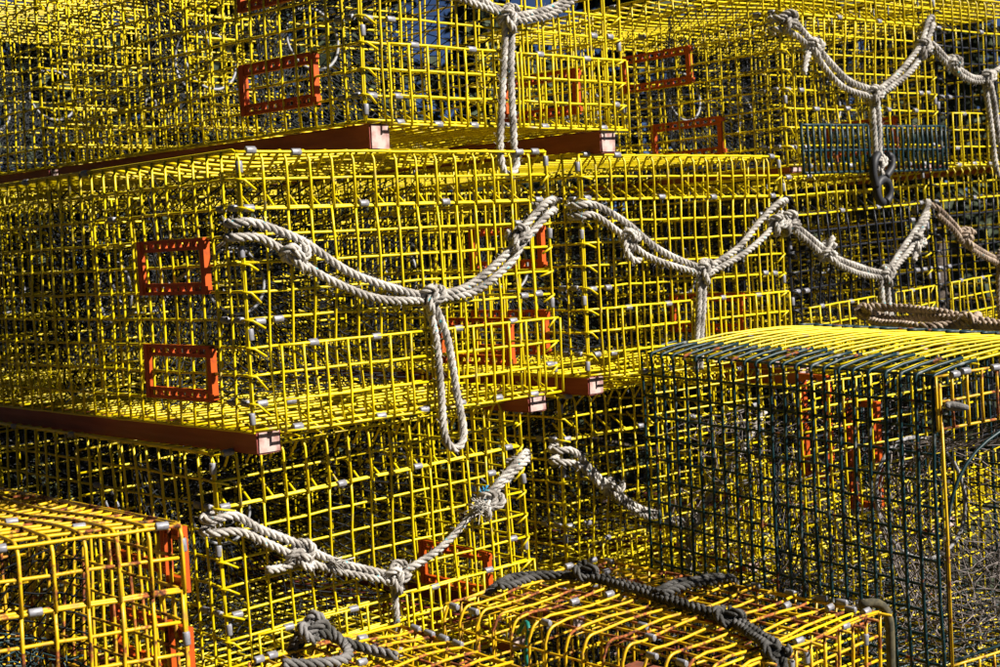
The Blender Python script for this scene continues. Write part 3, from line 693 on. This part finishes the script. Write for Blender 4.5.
def fray(e, k, off, u, w_, d, n=46, ln=.035, seed=3, blue=True):
    g = np.random.default_rng(seed); c_ = np.array(loc(k, u, w_, .024)) - off; d = np.array(MW[k].to_3x3() @ Vector(d)); d /= np.linalg.norm(d)
    T = Tubes(); ps = []
    for _ in range(n):
        q = d + g.normal(0, .38, 3); l = ln * g.uniform(.5, 1); b_ = c_ + g.normal(0, .0035, 3); ps.append([b_, b_ + d * l * .45 + g.normal(0, .003, 3), b_ + q * l])
    T.add(np.array(ps), (.3, .6, .74), .0009, ns=4); obj('frayed_end', T.mesh('frayed_end', M['rope']), e)
    if blue:
        T = Tubes(); ps = []
        for _ in range(9):
            b_ = c_ + g.normal(0, .002, 3); up_ = np.array([0, 0, 1.]) * .03 - d * .012; ps.append([b_, b_ + up_ * .6 + d * .006, b_ + up_ + d * .008 + g.normal(0, .003, 3)])
        T.add(np.array(ps), (.3, .6, .74), .0010, ns=4); obj('blue_fibres', T.mesh('blue_fibres', M['fray_blue']), e)

wrapL = lambda w_: [(.55, w_ + .05, -.03), (-.05, w_, -.022), (-.55, w_, -.004), (-.42, w_ - .02, .014)]
bridle('bridle_rope', 'thick off-white bridle rope with long doubled loop, tied across trap between red runners', 'A',
    [wrapL(7.45) + [(.28, 7.44), (2.14, 6.76), (4.28, 5.48), (6.58, 4.68), (7.93, 4.32)], wrapL(6.95) + [(.53, 6.85), (1.67, 6.23), (3.35, 5.24), (5.37, 4.45), (7.78, 4.2)],
     [(8.14, 4.35), (10.11, 4.66), (12.07, 5.77), (12.96, 6.67), (14.35, 7.72), (15.1, 7.95, .012), (15.35, 7.7, -.012), (14.8, 7.4, -.03)], [(8.23, 4.2), (10.36, 4.42), (12.32, 5.4), (13.1, 6.25), (14.5, 7.3), (15.2, 7.5, .01), (15.35, 7.6, -.012), (14.8, 7.8, -.03)],
     [(7.88, 4.3), (8.2, 2.62), (8.25, .5, .022), (8.14, -1.1, .03), (8.55, -1.66, .032), (9.05, -1.2, .03), (9.05, .3, .024), (8.77, 2.58), (8.13, 4.25)]],
    [(1.88, 6.2, -35), (8.03, 4.32, 60, 1.05), (12.78, 6.5, 45)], seed=1)
bridle('bridle_rope', 'off-white bridle rope of the topmost overhanging trap, doubled tail dangling over the trap below', 'B',
    [[(-.5, 6.4, 0), (1.5, 5.9), (3.76, 5.18), (5.37, 4.87), (7.33, 4.48)], [(2.5, 6.3), (4.2, 5.8), (6.0, 5.0), (7.45, 4.49)], [(7.73, 4.43), (9.42, 4.75), (10.68, 5.18), (11.86, 5.86), (13.5, 7.0), (15.2, 7.6, 0)], [(7.73, 4.25), (9.42, 4.52), (10.7, 4.95), (12.0, 5.7), (13.7, 6.7), (15.2, 7.2, 0)],
     [(7.35, 4.3), (7.1, 2.01), (6.55, -.46, .025), (6.5, -1.8, .03), (6.85, -2.14, .032), (7.3, -1.7, .03), (7.25, -.87, .027), (7.55, 1.61), (7.68, 4.2)]],
    [(7.49, 4.35, 80, 1.05)], seed=20)
e, off = bridle('bridle_rope', 'off-white bridle rope with frayed blue-tipped knot on the trap under the maroon runners', 'C',
    [wrapL(7.7) + [(.47, 7.72), (1.55, 6.95), (3.15, 6.07), (4.9, 5.0), (7.23, 4.03)], wrapL(7.25) + [(.62, 7.06), (1.84, 6.33), (3.11, 5.57), (4.87, 4.66), (7.22, 3.8)],
     [(7.6, 3.9), (9.85, 4.6), (12.02, 5.85), (13.33, 6.81), (14.42, 7.48), (15.15, 7.7, .01), (15.3, 7.4, -.012), (14.8, 7.2, -.03)], [(12.6, 6.0), (13.45, 6.65), (14.5, 7.2), (15.1, 7.4, .01), (15.3, 7.5, -.01)],
     [(7.34, 3.9), (7.36, 2.78), (7.38, 1.35), (7.4, -.6, .02)], [(3.0, 5.5), (2.3, 5.35), (1.75, 5.4, .022), (1.5, 5.45, .024)]],
    [(3.11, 5.65, -25, 1.05), (7.47, 3.9, 70, 1.1), (12.6, 6.0, 45, 1.1)], seed=40)
fray(e, 'C', off, 12.2, 5.9, (-.9, -.35, .15)); fray(e, 'C', off, 4.3, 5.25, (.8, -.3, -.5), n=26, ln=.02, seed=8, blue=False)
bridle('bridle_rope', 'pale tan bridle rope drooping across the uncovered yellow trap', 'D',
    [wrapL(7.7) + [(.43, 7.7), (2.39, 6.89), (4.76, 5.52), (7.66, 4.55)], wrapL(7.2) + [(.4, 7.22), (2.15, 6.3), (4.03, 5.2), (7.65, 4.28)], [(8.04, 4.44), (10.45, 5.32), (12.59, 6.65), (14.1, 7.55), (15.0, 7.7, .012), (15.3, 7.4, -.012), (14.8, 7.2, -.03)], [(8.18, 4.2), (10.67, 4.95), (12.96, 5.92), (13.94, 6.62)],
     [(7.6, 4.2), (7.45, 3.01), (7.15, .86), (7.0, -.4)], [(7.85, 4.2), (7.8, 3.0), (7.5, .86), (7.35, -.3)], [(2.4, 6.2), (2.2, 5.5, .026), (2.55, 5.1, .03), (2.9, 5.15, .03)]],
    [(2.55, 6.15, -55, 1.05), (7.88, 4.4, 70), (13.92, 6.5, 50, 1.05)], mat='rope', seed=60)
bridle('bridle_rope', 'pale bridle rope ending in a black hook, on the trap with green foot strip', 'J',
    [wrapL(7.6) + [(.27, 7.59), (2.39, 6.29), (5.04, 4.63), (7.64, 4.04)], wrapL(7.0) + [(.63, 6.74), (2.09, 5.95), (4.53, 4.24), (7.4, 3.65)], [(8.03, 3.94), (10.62, 5.12), (12.68, 6.55), (13.93, 8.1), (14.6, 8.4, .015), (15.3, 8.0, -.01), (14.8, 7.6, -.03)], [(8.22, 3.72), (11.14, 4.88), (13.1, 6.25), (14.34, 7.77), (15.2, 8.1, 0)],
     [(7.62, 3.7), (7.6, 2.11), (7.5, .1, .022)], [(8.05, 3.7), (8.12, 2.12), (7.95, .1, .022)], [(1.8, 5.9), (1.2, 5.3, .024), (.9, 4.7, .026)]],
    [(.1, 7.35, 20, 1.05), (2.1, 6.12, -45, 1.1), (7.72, 3.77, 60, 1.0), (13.12, 6.5, 50, 1.05), (7.76, -.1, 80, .9)], seed=80, r=.0067)
bridle('bridle_rope', 'tan bridle rope on the black fronted trap under the green-footed one, sagging to lid', 'K',
    [[(-.4, 8.4, -.01), (-.96, 7.95, .02), (.5, 7.22), (3.18, 5.76), (6.08, 4.81), (8.67, 4.28)], [(-.75, 7.54, .02), (.89, 6.64), (3.14, 5.45), (5.84, 4.5), (8.53, 4.02)], [(9.0, 4.26), (11.7, 5.8), (13.63, 7.04), (14.58, 7.85), (15.2, 8.0, 0), (15.0, 7.5, -.03)], [(9.2, 4.05), (11.87, 5.3), (14.24, 7.05), (15.2, 7.6, 0)],
     [(8.45, 3.9), (8.4, 2.39), (8.5, 1.6, .024)], [(9.1, 3.9), (9.15, 2.31), (9.0, 1.6, .024)], [(2.9, 5.8), (3.05, 6.3, .025), (3.3, 6.6, .028)], [(12.6, 5.6), (12.2, 5.0, .025), (11.9, 4.7, .026)]],
    [(-.6, 7.6, 30, 1.1), (2.98, 5.75, -20, 1.1), (8.88, 4.1, 80, 1.0), (12.71, 5.7, 50, 1.0)], mat='rope', seed=100, r=.0067)
bridle('bridle_rope', 'tan bridle rope with hanging doubled tail on the topmost black fronted trap', 'L',
    [[(-.6, 7.3, -.02), (-1.1, 6.9, .02), (.79, 5.97), (3.05, 5.21), (4.85, 5.14)], [(-1.0, 6.6, .02), (.9, 5.6), (3.05, 4.95), (4.85, 4.9)], [(5.1, 5.25), (6.77, 5.81), (8.36, 6.48), (11, 7.8), (14.5, 8.4)], [(4.81, 5.0), (5.22, 2.59), (5.4, -.4, .025), (5.85, -.75, .027), (6.2, -.3, .025), (6.1, 2.6), (5.4, 5.0)]],
    [(1.01, 5.8, -30, 1.1), (4.97, 5.08, 70, 1.0)], mat='rope', seed=120, r=.0067)
bridle('bridle_rope', 'tan bridle rope on the black fronted trap under the topmost black one', 'M',
    [[(-.2, 7.9, -.02), (-.5, 7.6, .02), (1.69, 6.44), (2.93, 5.5), (5.28, 4.55), (7.22, 3.92)], [(-.4, 7.2, .02), (1.6, 6.1), (2.9, 5.2), (5.2, 4.3), (7.2, 3.7)], [(7.6, 4.0), (10.93, 5.11), (14.6, 7.6)], [(7.32, 3.8), (6.96, 1.35), (6.9, .2)]],
    [(2.98, 5.6, -35, 1.1), (7.35, 3.91, 70)], mat='rope_tan', seed=140, r=.0067)
bridle('bridle_rope', 'pale bridle rope running behind the dark green side mesh on the half hidden trap', 'E',
    [wrapL(7.6) + [(.42, 7.43), (1.99, 5.99), (4.66, 4.15), (8.27, 2.9)], wrapL(7.05) + [(.7, 6.74), (2.29, 5.38), (4.99, 3.71), (8.26, 2.6)], [(8.2, 2.8), (10.5, 4.2), (13.0, 6.2), (15.0, 7.6, .01)], [(8.2, 2.9), (8.0, .5), (7.9, -1.0)]],
    [(2.77, 5.35, -40, 1.1), (8.2, 2.8, 70)], seed=160)

def free_rope(name, label, lines, knots, mat, r=.0062, seed=0, group=None):
    allp = np.concatenate([np.array(l) for l in lines]); off = allp.mean(0); off[2] = allp[:, 2].min()
    e = empty(name, Matrix.Translation(off)); tag(e, label, 'rope', group)
    for i, l in enumerate(lines):
        T = Tubes(); strands(T, np.array(l) - off, r, seed=seed + i); obj('line', T.mesh('line', M[mat]), e)
    for i, (c_, ax, nrm, sc) in enumerate(knots):
        T = Tubes(); strands(T, knot_path(np.array(c_) - off, ax, nrm, .006 * sc, seed + 9 * i), r * .93, seed=seed + 60 + i, step=.0035); obj('knot', T.mesh('knot', M[mat]), e)
    return e
def onH(u, v, h=.010): p = MW['H'] @ Vector((u * CH, v * CH, 24 * CH + h)); return (p.x, p.y, p.z)
def onF(u, v, h=.012): p = MW['F'] @ Vector((u * CELL, v * CELL, 10 * CELL + h)); return (p.x, p.y, p.z)
def onI(u, v, h=.012): p = MW['I'] @ Vector((u * CI, v * CI, h)); return (p.x, p.y, p.z)
axH = np.array(MW['H'].to_3x3() @ Vector((0, 1, 0))); upz = np.array([0, 0, 1.])
free_rope('bridle_rope', 'grimy dark rope lying knotted over the top of the rusty trap on end', [
    [onH(2.2, 15.1, -.01), onH(3.0, 14.7), onH(4.6, 14.9), onH(6.2, 12.8), onH(5.9, 9.6), onH(5.4, 7.4), onH(4.6, 3.6), onH(3.4, 1.4), onH(2.3, -.1), onH(2.2, -.4, -.03)],
    [onH(2.6, 14.3, .012), onH(3.4, 14.2), onH(5.0, 14.2), onH(6.5, 12.2), onH(6.3, 9.6), onH(5.7, 7.2), onH(4.8, 3.4), onH(3.7, 1.2), onH(2.7, -.2), onH(2.6, -.5, -.03)],
    [onH(5.6, 8.0, .016), onH(6.8, 7.9, .02), onH(8.2, 7.8, .016), onH(9.6, 7.6, .012), onH(10.2, 7.4, -.01)], [onH(5.5, 7.5, .016), onH(6.9, 7.4, .02), onH(8.3, 7.3, .016), onH(9.7, 7.1, .012), onH(10.2, 7.1, -.012)]],
    [(onH(6.4, 12.7, .018), axH, upz, 1.1), (onH(4.6, 3.5, .016), axH, upz, 1.15), (onH(2.5, -.1, .01), axH, upz, .95)], 'rope_dark', r=.0066, seed=200, group='bridle ropes on the lobster traps')
axF = np.array(MW['F'].to_3x3() @ Vector((0, -1, 0)))
free_rope('bridle_rope', 'brown twisted rope coiled on the bulging yellow lid of the green sided trap', [
    [onF(13.4, 16.6, .03), onF(12.6, 15.4), onF(12.0, 13.2), onF(11.6, 11.4), onF(12.6, 10.4), onF(13.0, 9.0), onF(13.0, 6.5), onF(12.6, 3)],
    [onF(13.0, 16.8, .035), onF(13.4, 15.0, .014), onF(13.4, 13.0, .02), onF(13.0, 11.0, .022), onF(13.2, 9.6, .02), onF(13.4, 8.0), onF(13.3, 5.5), onF(13.0, 2)],
    [onF(12.9, 15.9, .04), onF(13.6, 14.2, .035), onF(13.4, 11.8, .03), onF(13.5, 10.2, .02)]],
    [(onF(13.1, 16.3, .03), axF, upz, 1.15), (onF(13.1, 9.8, .02), axF, upz, 1.1)], 'rope_tan', r=.0085, seed=230, group='bridle ropes on the lobster traps')
axI = np.array(MW['I'].to_3x3() @ Vector((1, 0, 0)))
free_rope('bridle_rope', 'clump of weathered grey rope knotted at the edge of the leaning rusty trap', [
    [onI(2.4, 15.2, -.03), onI(2.9, 15.0, .02), onI(3.4, 14.4, .03), onI(4.2, 13.6, .02), onI(4.9, 12.4, .012), onI(5.2, 11.0)], [onI(3.0, 15.3, -.02), onI(3.6, 15.0, .045), onI(4.0, 14.2, .03), onI(4.0, 13.0, .014), onI(3.0, 12.2), onI(1.5, 12.6), onI(.2, 13.2)]],
    [(onI(3.3, 14.6, .028), axI, upz, 1.25)], 'rope_grey', r=.0070, seed=250, group='bridle ropes on the lobster traps')

# ------------------------------------------------------------------ small things
def snap_hook():
    c = MW['J'] @ Vector((7.60 * CELL, -.030, -1.15 * CELL)); e = empty('rubber_hook', Matrix.Translation(c) @ MW['J'].to_3x3().to_4x4() @ Matrix.Scale(1.3, 4))
    tag(e, 'black rubber hook hanging from the bridle of the green-footed trap', 'hook')
    T = Tubes(); a = np.linspace(-1.3, 4.6, 30); ring = np.stack([.019 * np.cos(a) + .004, 0 * a, -.012 + .019 * np.sin(a)], -1)
    tail = np.array([[.010, -.002, .010], [.030, -.002, .026], [.034, 0, .042], [.024, .002, .047]])
    up_ = np.array([[-.016, 0, -.006], [-.022, 0, .016], [-.018, 0, .036], [-.002, .002, .048]])
    T.add(ring, (0, 1, 0), .0072, ns=10); obj('eye_ring', T.mesh('eye_ring', M['rubber']), e)
    T = Tubes(); T.add(smooth_path(tail, .004), (0, 1, 0), .0062, ns=10); obj('hook_arm', T.mesh('hook_arm', M['rubber']), e)
    T = Tubes(); T.add(smooth_path(up_, .004), (0, 1, 0), .0066, ns=10); obj('shank', T.mesh('shank', M['rubber']), e)
snap_hook()
def strap(name, label, pts, width, mat, ref):
    P = smooth_path(pts, .008); T = Tubes(); off = P[0].copy(); T.add(P - off, ref, 1, ns=10, prof=np.full(len(P), width))
    V = T.v[0]; o = obj(name, T.mesh(name, M[mat])); o.location = off; tag(o, label, 'strap'); return o
def inH(u, v, z): p = MW['H'] @ Vector((u * CH, v * CH, z * CH)); return (p.x, p.y, p.z)
strap('strap', 'olive brown strap hanging down the corner of the rusty trap on end', [inH(9.6, .6, 24.3), inH(10.3, .2, 24.25), inH(10.6, -.1, 23.6), inH(10.65, -.15, 21.5), inH(10.75, -.2, 18), inH(10.8, -.2, 15)], .0065, 'strap', (.7, .7, .01))
strap('strap', 'teal plastic strap looped inside the rusty trap on end', [inH(1.6, 12.2, 22.9), inH(1.2, 11.4, 23.6), inH(.9, 10.9, 23.4), inH(.8, 11.0, 22.2), inH(1.0, 10.6, 21.0), inH(1.2, 9.6, 20.0)], .0034, 'teal', (.7, .7, .01))
bm = bmesh.new(); bmesh.ops.create_cube(bm, size=1)
for v in bm.verts: v.co = Vector((v.co.x * .057, v.co.y * .09, v.co.z * .08))
bmesh.ops.bevel(bm, geom=list(bm.edges), offset=.004, segments=2, affect='EDGES')
bmesh.ops.subdivide_edges(bm, edges=[e_ for e_ in bm.edges if e_.calc_length() > .04], cuts=4)
gr = random.Random(2)
for v in bm.verts: v.co += Vector((gr.uniform(-1, 1), gr.uniform(-1, 1), gr.uniform(-1, 1))) * .0012
me = bpy.data.meshes.new('brick'); bm.to_mesh(me); bm.free(); me.materials.append(M['brick'])
o = obj('brick', me); o.matrix_world = MW['H'] @ Matrix.Translation((.050, 5.0 * CH, 24 * CH - .085)); tag(o, 'red-brown ballast brick inside the rusty trap on end', 'brick')

# ------------------------------------------------------------------ spruces beyond the lot
def spruce(seed, h):
    g = np.random.default_rng(seed); T = Tubes()
    T.add(np.array([(0, 0, 0), (.03, .02, h * .3), (0, .03, h * .65), (0, 0, h)]), (0, 1, 0), 1, ns=8, prof=np.array([.17, .13, .08, .015]) * h / 8)
    limbs = []; V = []; F = []
    for k in range(int(h * 17)):
        f = .06 + .93 * k / (h * 17); z = f * h; ln = (1 - f) ** .8 * h * .26 * g.uniform(.55, 1.15) + .12; a = g.uniform(0, 6.28)
        d = np.array([math.cos(a), math.sin(a), 0]); tip = np.array([0, 0, z]) + d * ln + np.array([0, 0, -.25 * ln + .1])
        mid = np.array([0, 0, z]) + d * ln * .5 + np.array([0, 0, -.05 * ln]); limbs.append([(0, 0, z), mid, tip])
        nl = int(26 + ln * 90)
        for _ in range(nl):
            s = g.uniform(.15, 1) ; p = (np.array([0, 0, z]) * (1 - s) + tip * s) + g.normal(0, .05 + .06 * ln * (1 - s), 3); p[2] -= abs(g.normal(0, .06))
            q = d * g.uniform(.3, 1) + g.normal(0, .6, 3); q[2] -= .3; q /= np.linalg.norm(q); sd3 = np.cross(q, g.normal(0, 1, 3)); sd3 /= np.linalg.norm(sd3)
            l = g.uniform(.07, .18); wd = l * .26; i = len(V)
            V += [p, p + q * l * .5 + sd3 * wd, p + q * l, p + q * l * .5 - sd3 * wd]; F.append((i, i + 1, i + 2, i + 3))
    T.add(np.array(limbs), (.1, .2, .97), 1, ns=4, prof=np.array([.025, .016, .006]), cap=False)
    tr = T.mesh('trunk', M['bark'])
    me = bpy.data.meshes.new('crown'); me.from_pydata([tuple(v) for v in V], [], F); me.materials.append(M['needles']); me.update()
    return tr, me
M['bark'] = wood_mat('spruce_bark', (.05, .035, .025), (.12, .09, .07), rough=.95)
M['needles'] = coat('spruce_needles', (.030, .044, .020), rough=.8, dirt=(.045, .055, .025), dirt_lo=.4, dirt_hi=.7, scale=2, var=.4)
PR = [spruce(1, 4.2), spruce(2, 3.6), spruce(3, 4.8)]
gt_ = random.Random(12); n_ = 0
where = ('at the near edge of the wood', 'in the second row of the wood', 'deep in the wood')
for row in range(3):
    for i in range(13):
        x = -7.2 + i * 1.25 + row * .45 + gt_.uniform(-.3, .3); y = 8.6 + row * 1.7 + gt_.uniform(-.4, .4) + .18 * abs(x)
        t = empty('spruce_tree', Matrix.Translation((x, y, -.03)) @ Matrix.Rotation(gt_.uniform(0, 6), 4, 'Z') @ Matrix.Scale(gt_.uniform(.72, 1.02), 4)); k = (i + row) % 3
        tag(t, 'dark young spruce %s beyond the stacked traps' % where[row], 'tree', 'spruces behind the stacked traps'); obj('trunk', PR[k][0], t); obj('crown', PR[k][1], t)
# unseen tall spruces, added out of view to cut sky fill on the stacks
for i, (x, y, sc_) in enumerate(((-7.5, 3.5, 2.3), (-7.0, .8, 2.6), (-6.4, -1.6, 2.4), (-5.0, -3.8, 2.7), (-3.0, -5.4, 2.5), (-.8, -6.6, 2.6), (1.6, -7.4, 2.4), (-8.6, 6.2, 2.5), (-9.2, -3.4, 2.9), (-6.4, -6.4, 2.9), (-2.4, -8.6, 2.9))):
    t = empty('spruce_tree', Matrix.Translation((x, y, -.04)) @ Matrix.Rotation(i * 1.7, 4, 'Z') @ Matrix.Scale(sc_, 4)); k = i % 3
    tag(t, 'added out-of-view spruce blocking sky light from the trap stacks', 'tree', 'added light-blocking spruces out of view'); obj('trunk', PR[k][0], t); obj('crown', PR[k][1], t)
